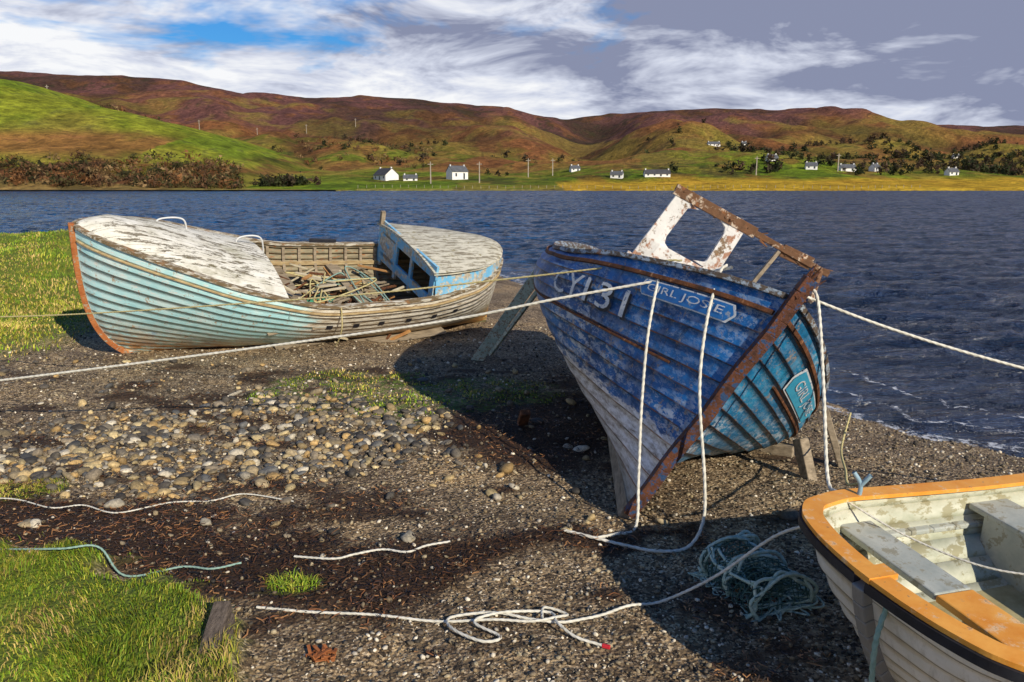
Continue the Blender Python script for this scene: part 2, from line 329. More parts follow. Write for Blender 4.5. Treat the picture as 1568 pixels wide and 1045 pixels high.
def hz(x,y):
    z,nr,*_=hill_parts(np.array([float(x)]),np.array([float(y)])); return float(max(z[0],nr[0]))
nu,ny=900,400
uu=np.linspace(-1.2,1.2,nu); yy=288*(2300/288)**np.linspace(0,1,ny)
Yh,Uh=np.meshgrid(yy,uu,indexing='ij'); Xh=Uh*Yh
z,near,t,f,g,gul=hill_parts(Xh,Yh); Zh=np.maximum(z,near)
isn=near>z
n1=fbm(Xh*.012,Yh*.006,5,61); n2=fbm(Xh*.05,Yh*.03,4,71); n3=fbm(Xh*.15,Yh*.1,3,81); n4=fbm(Xh*.02,Yh*.02,4,93)
def C(a,b,w): return a*(1-w[...,None])+b*w[...,None]
green=np.array([.15,.25,.018]); lime=np.array([.34,.38,.035]); olive=np.array([.34,.24,.055]); brown=np.array([.31,.13,.05]); heath=np.array([.19,.085,.075]); dark=np.array([.035,.035,.016]); och=np.array([.8,.48,.045])
col=np.zeros(Xh.shape+(3,))+green
wx=Xh/55+.8*n4+.15*np.sin(Yh*.02); wy=Yh/80+.9*n4+.1*np.sin(Xh*.02)
fx=np.floor(wx); fy=np.floor(wy); hq=np.sin(fx*12.9+fy*78.2)*43758.5; hq=hq-np.floor(hq)
col=C(col,lime,np.clip(hq*1.1,0,1)); col=C(col,olive,(hq>.65)*.6)
hedge=((np.abs(wx%1-.5)>.475)|(np.abs(wy%1-.5)>.475))*sstep(.4,.55,n2)
col=C(col,dark,hedge*.6)
col=C(col,olive,sstep(.14,.3,t+(n1-.5)*.5)); col=C(col,brown,sstep(.3,.56,t*.8+(n1-.5)*1.3+.14)*sstep(.1,.25,t)); col=C(col,heath,sstep(.5,.75,t+(n1-.5)*.7))
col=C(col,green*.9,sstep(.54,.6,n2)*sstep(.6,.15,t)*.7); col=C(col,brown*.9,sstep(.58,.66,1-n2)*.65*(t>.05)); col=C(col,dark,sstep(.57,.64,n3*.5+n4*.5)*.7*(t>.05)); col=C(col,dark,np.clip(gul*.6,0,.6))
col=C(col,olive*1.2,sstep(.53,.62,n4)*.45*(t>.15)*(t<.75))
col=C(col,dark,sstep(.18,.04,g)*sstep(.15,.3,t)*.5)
nc=C(lime+np.zeros_like(col),green,sstep(.4,.65,n2)*.7); nc=C(nc,olive*1.1,sstep(.5,.7,n1)*.6); nc=C(nc,dark*2,sstep(.68,.74,n3)*.5)
scr=sstep(1,-1,(Zh-(.037*Yh+ (Xh+160)*-.02+ (n2-.5)*14-3))/2)*sstep(-112,-134,Xh+(n2-.5)*30)
nc=C(nc,np.array([.075,.04,.022])+np.zeros_like(col),scr); nc=C(nc,brown,sstep(.45,.6,n3)*scr*.6)
nc=C(nc,brown*1.2,sstep(.1,.9,np.exp(-((Zh-.055*Yh)/6)**2))*sstep(.45,.55,n1)*.8*(Xh<-170))
col=np.where(isn[...,None],nc,col)
col=C(col,och+np.zeros_like(col),(Xh>20)*sstep(392,350,Yh-np.clip(Xh,-100,100)*.25+(n2-.5)*30)*.95*(1-.3*n3))
col=C(col,np.array([.4,.3,.1])+np.zeros_like(col),(Xh<=20)*(Yh<312)*.6)
col=col*(.45+1.1*n3)[...,None]
Vh=np.stack([Xh,Yh,Zh],-1).reshape(-1,3); i,j=np.meshgrid(np.arange(ny-1),np.arange(nu-1),indexing='ij')
Fh=np.stack([i*nu+j,i*nu+j+1,(i+1)*nu+j+1,(i+1)*nu+j],-1).reshape(-1,4)
hm=Mt('moorland',.95,.1); o=hm.co('Object'); hn=hm.noise(o,.22,8,.75)
hm.col(hm.mix(1.0,hm.attr('Col')[0],hm.ramp(hn,[(.3,(.4,.4,.45)),(.7,(1.5,1.45,1.3))]),'MULTIPLY')); hm.bump(hn,1.0,5)
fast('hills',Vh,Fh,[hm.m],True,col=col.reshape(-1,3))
def clumps(name,pts,hs,mat,K=70,pal=None,wf=.55):
    pts=np.array(pts);N=len(pts);hs=np.array(hs)
    dirs=rng.normal(size=(N,K,3)); dirs/=np.linalg.norm(dirs,axis=2)[...,None]; rad=rng.random((N,K,1))**.45
    lob=1+.35*np.sin(dirs@rng.normal(size=(3,3))*3+rng.uniform(0,6,(N,1,3))).sum(-1,keepdims=True)/1.5
    cen=dirs*rad*lob*np.array([wf,wf,.5])*hs[:,None,None]; cen[...,2]+=hs[:,None]*.5; cen+=pts[:,None,:]
    s=hs[:,None,None,None]*rng.uniform(.07,.17,(N,K,1,1)); tri=rng.normal(size=(N,K,3,3))*s+cen[:,:,None,:]
    c=pal[rng.integers(0,len(pal),N)][:,None,None,:]*rng.uniform(.6,1.4,(N,K,1,1))*np.ones((1,1,3,1))
    F=np.arange(N*K*3).reshape(-1,3); fast(name,tri.reshape(-1,3),F,[mat],False,col=c.reshape(-1,3))
lf=Mt('foliage',.9,.1); lf.col(lf.attr('Col')[0])
tp=[];hh=[]
for q in range(1700):
    yv=random.uniform(303,400); xv=-random.uniform(110,300)*(yv/330)
    lim=.037*yv-(xv+160)*.02-3; zz=hz(xv,yv)
    if zz<lim+random.uniform(-3,3) and zz>0: tp.append((xv,yv,zz-.3)); hh.append(random.uniform(1.5,4.5))
for q in range(320):
    yv=random.uniform(500,800); xv=random.uniform(-.5,-.1)*yv
    if vnoise(np.array([xv*.02]),np.array([yv*.02]),5)[0]>.5: tp.append((xv,yv,hz(xv,yv)-.3)); hh.append(random.uniform(2,5))
clumps('distant_scrub',tp,hh,lf.m,40,np.array([(.1,.055,.03),(.07,.06,.025),(.16,.075,.03),(.035,.035,.015),(.2,.13,.06)]),.7)
tp=[];hh=[]
for q in range(1300):
    yv=random.uniform(420,800); uv=random.uniform(.25,.8) if random.random()<.85 else random.uniform(-.25,.25); xv=uv*yv
    if vnoise(np.array([xv*.018]),np.array([yv*.03]),15)[0]>.6-.2*(uv>.42): tp.append((xv,yv,hz(xv,yv)-.3)); hh.append(random.uniform(2.5,6.5))
for q in range(60):
    xv,yv=-95-random.gauss(0,6),random.uniform(330,345); tp.append((xv,yv,hz(xv,yv)-.3)); hh.append(random.uniform(2,5))
clumps('distant_trees',tp,hh,lf.m,60,np.array([(.025,.032,.014),(.045,.035,.022),(.045,.05,.02),(.07,.045,.03)]),.42)
# ------------------------------------------------------------------ houses
wallm=simple('render_wall',(.7,.69,.66),(.82,.81,.79),.4); slate=simple('slate',(.07,.075,.085),(.13,.135,.15),.6); glass=simple('window_dark',(.03,.035,.05),(.05,.06,.08),2,.3); darkw=simple('dark_cladding',(.05,.05,.055),(.08,.08,.09),.5)
def house(name,u,elev,L,W,H,rot,wall=wallm,roof=slate,ymin=310,sc=.66):
    L*=sc;W*=sc;H*=sc
    yv=ymin
    while yv<1300 and (hz(u*yv,yv)-CAMH)/yv<elev: yv+=3
    xv=u*yv; z0=hz(xv,yv)
    e=bpy.data.objects.new(name,None); link(e); e.location=(xv,yv,z0-.3); e.rotation_euler=(0,0,rot)
    b=MB(); R=W*.42; b.add([(-L/2,-W/2,-2),(L/2,-W/2,-2),(L/2,W/2,-2),(-L/2,W/2,-2),(-L/2,-W/2,H),(L/2,-W/2,H),(L/2,W/2,H),(-L/2,W/2,H),(-L/2,0,H+R),(L/2,0,H+R)],
      [(0,1,5,4),(2,3,7,6),(1,2,6,9,5),(3,0,4,8,7),(0,3,2,1)]); b.obj('walls',[wall],e)
    b=MB()
    for sg in(-1,1): 
        b.add([(-L/2-.2,sg*(W/2+.35),H-.2),(L/2+.2,sg*(W/2+.35),H-.2),(L/2+.2,0,H+R+.12),(-L/2-.2,0,H+R+.12),(-L/2-.2,sg*(W/2+.35),H-.02),(L/2+.2,sg*(W/2+.35),H-.02),(L/2+.2,0,H+R+.32),(-L/2-.2,0,H+R+.32)],[(0,1,2,3),(4,5,6,7),(0,1,5,4),(1,2,6,5),(2,3,7,6),(3,0,4,7)])
    b.obj('roof',[roof],e)
    b=MB()
    for cxx in(-L/2+.6,L/2-.6): b.beam((cxx,0,H+R-.3),(cxx,0,H+R+.6),.6,.5); b.beam((cxx,0,H+R+.6),(cxx,0,H+R+.8),.8,.6)
    b.obj('chimneys',[wall],e)
    b=MB(); k=max(2,int(L/3))
    for q in range(k):
        xx=-L/2+(q+.5)*L/k
        for sg in(-1,1):
            if q==k//2: b.beam((xx,sg*(W/2+.02),0.3),(xx,sg*(W/2+.02),H*.8),.9,.06,up=(0,1,0))
            else: b.beam((xx,sg*(W/2+.02),H*.4),(xx,sg*(W/2+.02),H*.8),.9,.06,up=(0,1,0))
    b.obj('windows_and_door',[glass],e); return e
house('white_cottage',-.0675,.0045,13.5,9,6,.6,ymin=335)
house('dark_barn',-.155,.004,18,11,4,-.9,roof=darkw,ymin=322); house('farm_shed',-.125,.003,10,5,2.2,.1,ymin=332)
house('cottage',.077,.0147,8,5,2.6,.3); house('cottage',.129,.006,9,5,2.8,-.3,ymin=350); house('long_shed',.178,.0075,19,6,2.4,.05,ymin=370,roof=darkw)
house('cottage',.246,.045,16,6,2.6,.1); house('cottage',.283,.045,7,6,3,.1); house('cottage',.318,.026,9,6,2.8,.2); house('cottage',.367,.0165,9,6,2.8,-.2)
house('cottage',.411,.0145,13,6,2.8,0.1); house('cottage',.445,.0145,7,6,3.4,.5); house('cottage',.543,.03,9,6,3,.1); house('cottage',.54,.007,8,6,3,.2,ymin=410)
polem=simple('pole_wood',(.25,.21,.17),(.42,.37,.3),2)
for (u,yv) in[(-.5,620),(-.44,700),(-.38,760),(-.31,820),(-.25,880),(-.56,560),(-.19,930),(.02,420),(.05,460),(-.1,360),(-.04,372),(.3,420),(.4,440)]:
    b=MB(); x0=u*yv; z0=hz(x0,yv); b.beam((x0,yv,z0-1),(x0,yv,z0+9.5),.55,.55,taper=.7); b.beam((x0-1.2,yv,z0+8.4),(x0+1.2,yv,z0+8.4),.3,.3); b.obj('utility_pole',[polem])
b=MB()
for q in range(70):
    xx=-60+q*3.2; yv=316+4*math.sin(q*.3); z0=hz(xx,yv); b.beam((xx,yv,z0-.3),(xx,yv,z0+1.1),.13,.13)
b.obj('fence_posts',[polem])
# ------------------------------------------------------------------ hull lofting
class Hull:
    def __init__(s,L,B,ZS,mfun,rake,zk=lambda d:0*d,zp=1.0,fu=1.0,tumble=0.0):
        s.L=L;s.B=B;s.ZS=ZS;s.m=mfun;s.rake=rake;s.zk=zk;s.zp=zp;s.fu=fu;s.tb=tumble
    def base(s,S,V,side=1):
        d=S*s.L; B=s.B(d); zs=s.ZS(d); zk=s.zk(d); m=s.m(d); th=V*np.pi/2
        y=B*((1-m)*V**(.95)+m*(np.sin(np.clip(V,0,1)**s.fu*np.pi/2)-s.tb*np.clip(V-.5,0,1)**2*4)); zf=(1-s.zp)*(1-np.cos(th))+s.zp*V
        y=np.maximum(y,.022); x=-d+s.rake(V)*(1-S)**4
        return np.stack([x,y*side,zk+(zs-zk)*zf],-1)
    def normal(s,S,V,side=1):
        e=.004; a=s.base(np.clip(S+e,0,1),V,side)-s.base(np.clip(S-e,0,1),V,side); b=s.base(S,np.clip(V+e,0,1),side)-s.base(S,np.clip(V-e,0,1),side)
        n=np.cross(a,b)*(-1 if side>0 else 1); n/=np.linalg.norm(n,axis=-1)[...,None]+1e-9
        return np.where((n[...,1]*side<-.01)[...,None],-n,n)
    def build(s,name,mats,parent,strakes=11,lap=.014,sv=None,thick=.035,ns=110,warp=.022):
        t=np.linspace(0,1,ns); sv=(.5*(1-np.cos(np.pi*t))) if sv is None else sv
        vv=[];off=[]
        for k in range(strakes):
            for jj in(0.0,.12,.55,1.0):
                vv.append((k+ (jj if jj>0 else .001))/strakes); off.append(lap*(1-jj) if jj!=.12 else lap*1.0)
        vv=np.clip(np.array(vv),0.001,1); off=np.array(off)
        S,V=np.meshgrid(sv,vv,indexing='ij'); Vs=[];Fs=[];UV=[]; nv=len(vv)
        for q,side in enumerate((1,-1)):
            P=s.base(S,V,side)+s.normal(S,V,side)*(off[None,:]+(fbm(S*14+q*5,V*11,3,3)-.5)*warp)[...,None]*sstep(0,.02,S)[...,None]
            P[...,2]+=(fbm(S*9+q*5,V*7,3,3)[...]-.5)*warp*.6
            Vs.append(P.reshape(-1,3)); UV.append(np.stack([S*s.L,V],-1).reshape(-1,2))
            i,j=np.meshgrid(np.arange(ns-1),np.arange(nv-1),indexing='ij')
            f=np.stack([i*nv+j,i*nv+j+1,(i+1)*nv+j+1,(i+1)*nv+j],-1).reshape(-1,4)+q*ns*nv
            Fs.append(f if side<0 else f[:,::-1])
        V=np.concatenate(Vs);F=np.concatenate(Fs);U=np.concatenate(UV)
        ob=fast(name,V,F,mats,False,parent=parent); me=ob.data
        uvl=me.uv_layers.new(name='UVMap'); uvl.data.foreach_set('uv',U[F.ravel()].astype(np.float32).ravel())
        sm=ob.modifiers.new('solid','SOLIDIFY'); sm.thickness=thick; sm.offset=-1; sm.material_offset=1; sm.material_offset_rim=1
        return ob
    def sheer(s,sv,v=1.0,side=1,dz=0):
        S=np.asarray(sv); P=s.base(S,np.full(S.shape,v),side); N=s.normal(S,np.full(S.shape,v*.999),side); N[:,2]=0; N/=np.linalg.norm(N,axis=1)[:,None]+1e-9
        P[:,2]+=dz; return P,N
def decal(h,name,parent,mat,kind,s_c,v_c,length,height,side,rev,off=.02,text=None,cells=24,round_=0):
    if kind=='text':
        cu=bpy.data.curves.new(name,'FONT'); cu.body=text; cu.size=1; cu.resolution_u=3; tmp=bpy.data.objects.new('tmp_txt',cu); link(tmp)
        dg=bpy.context.evaluated_depsgraph_get(); me=bpy.data.meshes.new_from_object(tmp.evaluated_get(dg)); bpy.data.objects.remove(tmp)
        bm=bmesh.new(); bm.from_mesh(me); bmesh.ops.triangulate(bm,faces=bm.faces)
        for _ in range(2): bmesh.ops.subdivide_edges(bm,edges=[e for e in bm.edges if e.calc_length()>.12],cuts=1); bmesh.ops.triangulate(bm,faces=bm.faces)
        bm.to_mesh(me); bm.free(); P=np.array([v.co[:] for v in me.vertices]); mn=P.min(0);mx=P.max(0); q=(P[:,:2]-(mn+mx)[:2]/2)/(mx-mn)[:2]
    else:
        me=bpy.data.meshes.new(name); a=np.linspace(-.5,.5,cells+1); bq=np.linspace(-.5,.5,5); A,Bq=np.meshgrid(a,bq,indexing='ij'); q=np.stack([A,Bq],-1).reshape(-1,2)
        asp=length/height; 
        ex=np.clip((np.abs(q[:,0])-.5+.22/asp)/(.22/asp),0,1); q[:,1]*=1-round_*(1-np.sqrt(np.clip(1-ex**2,0,1)))*.9
        fs=[(i*5+j,i*5+j+1,(i+1)*5+j+1,(i+1)*5+j) for i in range(cells) for j in range(4)]
        me.from_pydata([(p[0],p[1],0) for p in q],[],fs)
    D=float(h.ZS(np.array([s_c*h.L]))[0]); S=s_c+q[:,0]*length/h.L*(-1 if rev else 1); Vv=np.clip(v_c+q[:,1]*height/D*1.0,0,.995); S=np.clip(S,0.001,1)
    W=h.base(S,Vv,side)+h.normal(S,Vv,side)*off
    me.vertices.foreach_set('co',W.astype(np.float32).ravel()); me.materials.clear(); me.materials.append(mat); me.update()
    return link(bpy.data.objects.new(name,me),parent)
def worn_white(name,white=(.68,.66,.6),wood=(.25,.2,.14),thr=.5,rust=(.25,.09,.03),stretch=(1,6,6),rt=.58):
    m=Mt(name,.75,.25); o=m.co('Object'); os=m.co('Object',stretch)
    w=m.ramp(m.noise(os,9,8,.7),[(.25,tuple(v*.45 for v in wood)),(.75,wood)])
    p=m.ramp(m.noise(o,5,6,.6),[(.3,tuple(v*.75 for v in white)),(.7,white)])
    f=m.ramp(m.noise(os,3.4,9,.75),[(thr,0.0),(thr+.06,1.0)]); c=m.mix(f,p,w)
    c=m.mix(m.ramp(m.noise(o,8,8,.7),[(rt,0.0),(rt+.07,.85)]),c,rust)
    m.col(c); m.bump(m.math('ADD',m.math('MULTIPLY',f,-.6),m.noise(os,26,6,.7)),.6,.006); return m.m
bare=simple('weathered_wood',(.14,.11,.075),(.42,.34,.24),5,.85,(1,5,5),.7,.006)
rustw=simple('rusty_timber',(.03,.018,.014),(.22,.08,.028),7,.8,(2,2,1),.8,.012,chips=((.38,.2,.1),.6,2))
stemw=simple('stem_timber',(.04,.02,.015),(.2,.07,.03),6,.75,(2,2,2),.8,.012,chips=((.03,.07,.16),.53,2))
white_frame=worn_white('peeling_white_paint',(.8,.78,.74),(.3,.2,.12),.54,(.32,.12,.04),(2,2,2),.52)
ropew=simple('white_rope',(.5,.48,.4),(.78,.75,.66),30,.8,(1,1,1),.3,.002); ropey=simple('yellow_rope',(.42,.35,.15),(.62,.54,.28),30,.8); ropeg=simple('green_rope',(.18,.3,.25),(.32,.46,.4),30,.8)
def seam(m,N,width=.07):
    uv=m.co('UV'); v=m.xyz(uv)[1]; fr=m.math('FRACT',m.math('MULTIPLY',v,float(N))); return uv,v,m.ramp(fr,[(0,1.0),(width,.9),(width+.05,0.0)])
NS=13
m=Mt('blue_hull_paint',.5,.4); o=m.co('Object'); st=m.co('Object',(1.2,5,7)); uv,v,sm_=seam(m,NS,.05); xy=m.xyz(o)
blue=m.ramp(m.noise(o,2.6,8,.7),[(.28,(.003,.025,.09)),(.45,(.005,.085,.28)),(.58,(.008,.15,.46)),(.75,(.03,.26,.6))])
teal=m.ramp(m.noise(o,3,8,.7),[(.25,(.003,.04,.08)),(.48,(.008,.15,.33)),(.75,(.03,.3,.5))])
port=m.ramp(m.math('ADD',xy[1],.5),[(.5,0.0),(.52,1.0)])
c=m.mix(port,blue,teal)
stv=m.co('Object',(9,2,.8)); c=m.mix(m.ramp(m.noise(stv,2.2,6,.7),[(.52,0.0),(.68,.6)]),c,(.006,.018,.04))
lowv=m.ramp(v,[(.35,1.0),(.62,.8),(.8,.35)])
chk=m.math('MULTIPLY',m.ramp(m.noise(st,3.0,9,.8),[(.5,0.0),(.53,.95)]),m.math('MULTIPLY',lowv,m.ramp(m.noise(o,1.3,3,.5),[(.42,.25),(.54,1.0)])))
c=m.mix(chk,c,m.ramp(m.noise(o,14),[(.35,(.25,.33,.42)),(.6,(.66,.7,.75))]))
c=m.mix(m.ramp(m.noise(o,8,10,.8),[(.58,0.0),(.62,.85)]),c,m.mix(m.noise(o,30),(.12,.07,.04),(.45,.4,.36)))
bl=m.math('ADD',v,m.math('MULTIPLY',m.noise(st,2.5,8,.75),.2))
lowc=m.ramp(m.noise(st,4,9,.75),[(.32,(.18,.13,.1)),(.43,(.48,.46,.45)),(.6,(.8,.8,.82))])
lowp=m.ramp(m.noise(st,4,9,.75),[(.3,(.02,.06,.09)),(.5,(.4,.34,.13)),(.65,(.7,.6,.3))])
lowc=m.mix(port,lowc,lowp); foot=m.ramp(v,[(.0,1.0),(.14,0.0)]); lowc=m.mix(m.math('MULTIPLY',foot,.8),lowc,(.13,.12,.07))
thr=m.math('ADD',.43,m.math('MULTIPLY',port,-.15))
c=m.mix(m.ramp(m.math('SUBTRACT',bl,thr),[(0,1.0),(.015,0.0)]),c,lowc)
sr=m.math('MULTIPLY',sm_,m.ramp(m.noise(st,2,7,.7),[(.4,.3),(.55,1.0)])); c=m.mix(sr,c,m.ramp(m.noise(o,6,5),[(.42,(.012,.012,.016)),(.58,(.32,.12,.035))]))
m.col(c); m.bump(m.math('ADD',m.math('MULTIPLY',chk,-.4),m.noise(st,12,8,.75)),.6,.009); blue_m=m.m
inner=simple('inner_planking',(.12,.1,.065),(.4,.35,.23),4,.9,(1,5,5),chips=((.28,.12,.05),.56,2))
m=Mt('sky_blue_hull_paint',.65,.3); o=m.co('Object'); st=m.co('Object',(1.0,4,7)); uv,v,sm_=seam(m,16,.04); xy=m.xyz(o)
cy=m.ramp(m.noise(o,2.6,8,.65),[(.25,(.36,.74,.82)),(.5,(.55,.88,.92)),(.75,(.85,.96,.94))])
cy=m.mix(m.ramp(m.noise(o,9,10,.8),[(.59,0.0),(.65,.85)]),cy,(.5,.33,.18)); cy=m.mix(m.ramp(m.noise(st,2.4,9,.75),[(.58,0.0),(.62,.75)]),cy,m.ramp(v,[(.3,(.05,.36,.7)),(.6,(.85,.87,.82))]))
bw=m.ramp(m.noise(st,3.5,9,.8),[(.25,(.1,.07,.04)),(.4,(.33,.25,.16)),(.49,(.68,.62,.5)),(.65,(.86,.83,.76))])
bw=m.mix(m.ramp(v,[(.35,.9),(.6,0.0)]),bw,m.ramp(m.noise(st,5,8,.75),[(.35,(.04,.045,.015)),(.55,(.24,.22,.09)),(.75,(.55,.5,.34))]))
xx=m.math('ADD',xy[0],m.math('MULTIPLY',m.noise(st,1.6,8,.75),1.3))
c=m.mix(m.ramp(m.math('ADD',xx,2.0),[(0,1.0),(.2,0.0)]),cy,bw)
rst=m.math('MULTIPLY',m.ramp(v,[(.18,1.0),(.55,0.0)]),m.ramp(m.noise(st,2.0,8,.78),[(.41,0.0),(.5,.95)])); c=m.mix(rst,c,m.ramp(m.noise(o,6),[(.35,(.36,.13,.03)),(.65,(.68,.38,.12))]))
c=m.mix(m.ramp(m.math('ADD',v,m.math('MULTIPLY',m.noise(o,4),.1)),[(.05,.9),(.15,0.0)]),c,(.05,.05,.02))
c=m.mix(m.math('MULTIPLY',sm_,m.ramp(m.noise(st,1.5,4),[(.4,.2),(.6,.8)])),c,(.36,.2,.1)); m.col(c); m.bump(m.noise(st,12,8,.75),.6,.009); cyan_m=m.m
# =============================================================== BLUE BOAT
E=heeled('blue_fishing_boat',-.075,-.997,32.5,(.84,5.33,.02))
HB=Hull(6.0,spl([(0,.03),(.15,.24),(.4,.52),(.9,.95),(1.5,1.32),(2.2,1.54),(3.2,1.58),(4.5,1.4),(5.4,1.05),(5.85,.55),(6,.05)]),
  spl([(0,1.82),(.9,1.47),(2,1.14),(3.2,1.03),(4.5,1.04),(6,1.14)]),spl([(0,.1),(.8,.6),(1.8,1),(5,1),(6,.6)]),lambda v:.2*v,fu=.8,tumble=.12)
HB.build('hull',[blue_m,inner],E,NS,.014)
b=MB()
zz=np.linspace(-.02,2.0,20); pts=np.stack([.03+.2*np.clip(zz/1.85,0,1.05),.006*np.sin(zz*9),zz],-1)
for k in range(19): b.beam(pts[k],pts[k+1],.085,.085,0,up=(0,1,0))
for q in range(12): b.beam((.22+random.uniform(-.05,.05),random.uniform(-.04,.04),1.85),(.24+random.uniform(-.1,.08),random.uniform(-.07,.07),1.98+random.uniform(.0,.12)),.025,.03,0 if q%2 else 1,taper=.3)
b.obj('stem_post',[stemw,rustw],E,.012)
b=MB(); b.beam((0,0,-.03),(-5.9,0,-.03),.09,.12); b.obj('keel',[bare],E,.01)
sv=.5*(1-np.cos(np.pi*np.linspace(0.03,.985,110)))
b=MB()
for side in(1,-1):
    P,N=HB.sheer(sv,1,side); b.sweep(P,N,(-.07,.03,-.01,.03),0)
    P,N=HB.sheer(sv,.935,side); b.sweep(P,N,(-.01,.03,-.018,.015),1)
    P,N=HB.sheer(sv[14:],.60 if side<0 else .75,side); b.sweep(P,N,(-.01,.026,-.012,.01),1)
b.obj('gunwale_and_rubbing_strakes',[worn_white('gunwale_paint',(.4,.48,.56),(.16,.12,.09),.45,(.3,.12,.04)),rustw],E,.004)
q=np.linspace(-1,1,21)
def deck(h,b,s0,s1,ns,camber,drop,mi=0,shr=.97):
    S=np.linspace(s0,s1,ns); P=h.base(S,np.ones(ns),1); G=np.zeros((ns,21,3))
    for k in range(ns):
        G[k,:,0]=P[k,0]; G[k,:,1]=P[k,1]*q*shr; G[k,:,2]=P[k,2]-drop+camber*(1-q**2)*min(1,P[k,1]/.5)
    b.grid(G,mi); return G
b=MB(); deck(HB,b,.01,.5,40,.1,.03); deck(HB,b,.5,.97,30,.03,.45)
b.obj('deck',[worn_white('deck_paint',(.7,.71,.7),(.2,.19,.17),.5)],E)
b=MB(); fx=-2.15; y0=-.06; zt=lambda y:2.2+.07*y
b.beam((fx,-.66+y0,1.1),(fx,-.6+y0,zt(-.66)),.06,.16,0,up=(0,1,0)); b.beam((fx,.0+y0,1.1),(fx,-.05+y0,zt(0)),.06,.15,0,up=(0,1,0))
b.beam((fx,-.7+y0,1.5),(fx,.02+y0,1.55),.3,.06,0,up=(1,0,0)); b.beam((fx,-.76+y0,1.31),(fx,.1+y0,1.33),.28,.055,0,up=(1,0,0))
b.beam((fx+.003,-.72+y0,zt(-.72)),(fx+.003,.12+y0,zt(.14)),.1,.07,1,up=(1,0,0))
for (yy,zz_,sy,sz) in((-.58,zt(-.6)-.05,1,-1),(-.58,1.65,1,1),(-.13,zt(-.1)-.05,-1,-1),(-.11,1.7,-1,1)):
    yy+=y0+(.02 if sy>0 else .03); b.add([(fx-.025,yy,zz_),(fx-.025,yy+sy*.13,zz_),(fx-.025,yy+sy*.04,zz_+sz*.04),(fx-.025,yy,zz_+sz*.14),(fx+.025,yy,zz_),(fx+.025,yy+sy*.13,zz_),(fx+.025,yy+sy*.04,zz_+sz*.04),(fx+.025,yy,zz_+sz*.14)],[(0,1,2,3),(7,6,5,4),(0,1,5,4),(1,2,6,5),(2,3,7,6),(3,0,4,7)],0)
b.beam((fx,.08+y0,zt(.1)),(fx,.9+y0,zt(.86)),.055,.05,1,up=(1,0,0)); b.beam((fx-.02,.42+y0,zt(.5)-.02),(fx-.02,.72+y0,zt(.8)),.12,.05,1,up=(1,0,0))
b.beam((fx,.32+y0,1.1),(fx,.4+y0,zt(.45)-.04),.035,.045,2); b.beam((fx,.82+y0,zt(.8)),(fx+.3,.82+y0,zt(.8)-.3),.04,.04,1)
b.beam((fx-.5,-.68+y0,1.05),(fx+.35,-.68+y0,1.15),.04,.22,0); b.beam((fx+.05,-.3+y0,1.12),(fx+.4,-.3+y0,1.22),.5,.06,0)
for k in range(34):
    yy=random.uniform(-.7,.86)+y0; b.beam((fx+random.uniform(-.05,.05),yy,zt(yy)+random.uniform(-.03,.03)),(fx+random.uniform(-.05,.05),yy+random.uniform(.04,.14),zt(yy)+random.uniform(-.06,.07)),random.uniform(.02,.05),.02,1,taper=.4)
b.obj('wheelhouse_frame',[white_frame,worn_white('frame_top',(.62,.5,.38),(.2,.1,.05),.4,(.28,.1,.03),(2,2,2)),bare],E,.012)
V,F=tube_geo([(fx+.3,-.95,1.05),(fx+.3,-1.05,1.3),(fx+.3,-.8,1.37),(fx+.3,-.6,1.2)],.01,.03,8,False); fast('hoop',V,F,[rustw],True,parent=E)
wl=simple('letter_white',(.5,.54,.58),(.8,.81,.82),12,.6,chips=((.015,.1,.28),.56,2)); bk=simple('letter_black',(.01,.012,.02),(.03,.03,.04),12,.6); sg=simple('name_board_blue',(.01,.12,.4),(.02,.2,.55),5,.4,chips=((.3,.36,.45),.6,2)); sg2=simple('name_board_light_blue',(.03,.3,.5),(.06,.42,.62),5,.4)
decal(HB,'registration_letters',E,wl,'text',1.42/6,.76,.38,.19,-1,True,.034,'CY'); decal(HB,'registration_numbers',E,wl,'text',.985/6,.765,.42,.2,-1,True,.032,'131'); decal(HB,'registration_shadow',E,bk,'text',.965/6,.752,.42,.2,-1,True,.029,'131')
decal(HB,'name_board_border',E,wl,'panel',.43/6,.875,.6,.13,-1,True,.026,round_=1); decal(HB,'name_board',E,sg,'panel',.43/6,.875,.58,.11,-1,True,.031,round_=1); decal(HB,'name_letters',E,wl,'text',.43/6,.875,.48,.07,-1,True,.036,'GIRL JOSIE')
decal(HB,'name_board_border',E,wl,'panel',.8/6,.845,.84,.2,1,False,.024,round_=1); decal(HB,'name_board',E,sg2,'panel',.8/6,.845,.8,.17,1,False,.030,round_=1); decal(HB,'name_letters',E,wl,'text',.8/6,.845,.64,.11,1,False,.035,'GIRL JOSIE')
grn=simple('pale_green_paint',(.25,.32,.26),(.52,.55,.44),5,.8,(2,2,2),.6,.006,chips=((.25,.18,.12),.53,3))
b=MB(); b.beam((-.5,10.7,gz(-.5,10.7)-.03),(.42,10.2,1.28),.15,.05,0,up=(0,-1,.2)); b.beam((-.3,10.6,gz(-.4,10.6)+.1),(.35,10.0,1.0),.05,.05,0); b.obj('leaning_plank',[grn],None,.006)
b=MB(); b.beam((2.5,6.25,-.25),(2.42,6.4,.2),.1,.09); b.beam((2.95,6.7,-.25),(2.75,6.75,.35),.07,.06); b.beam((2.0,7.4,-.15),(2.6,7.0,-.12),.12,.1); b.obj('timber_prop',[bare],None,.008)
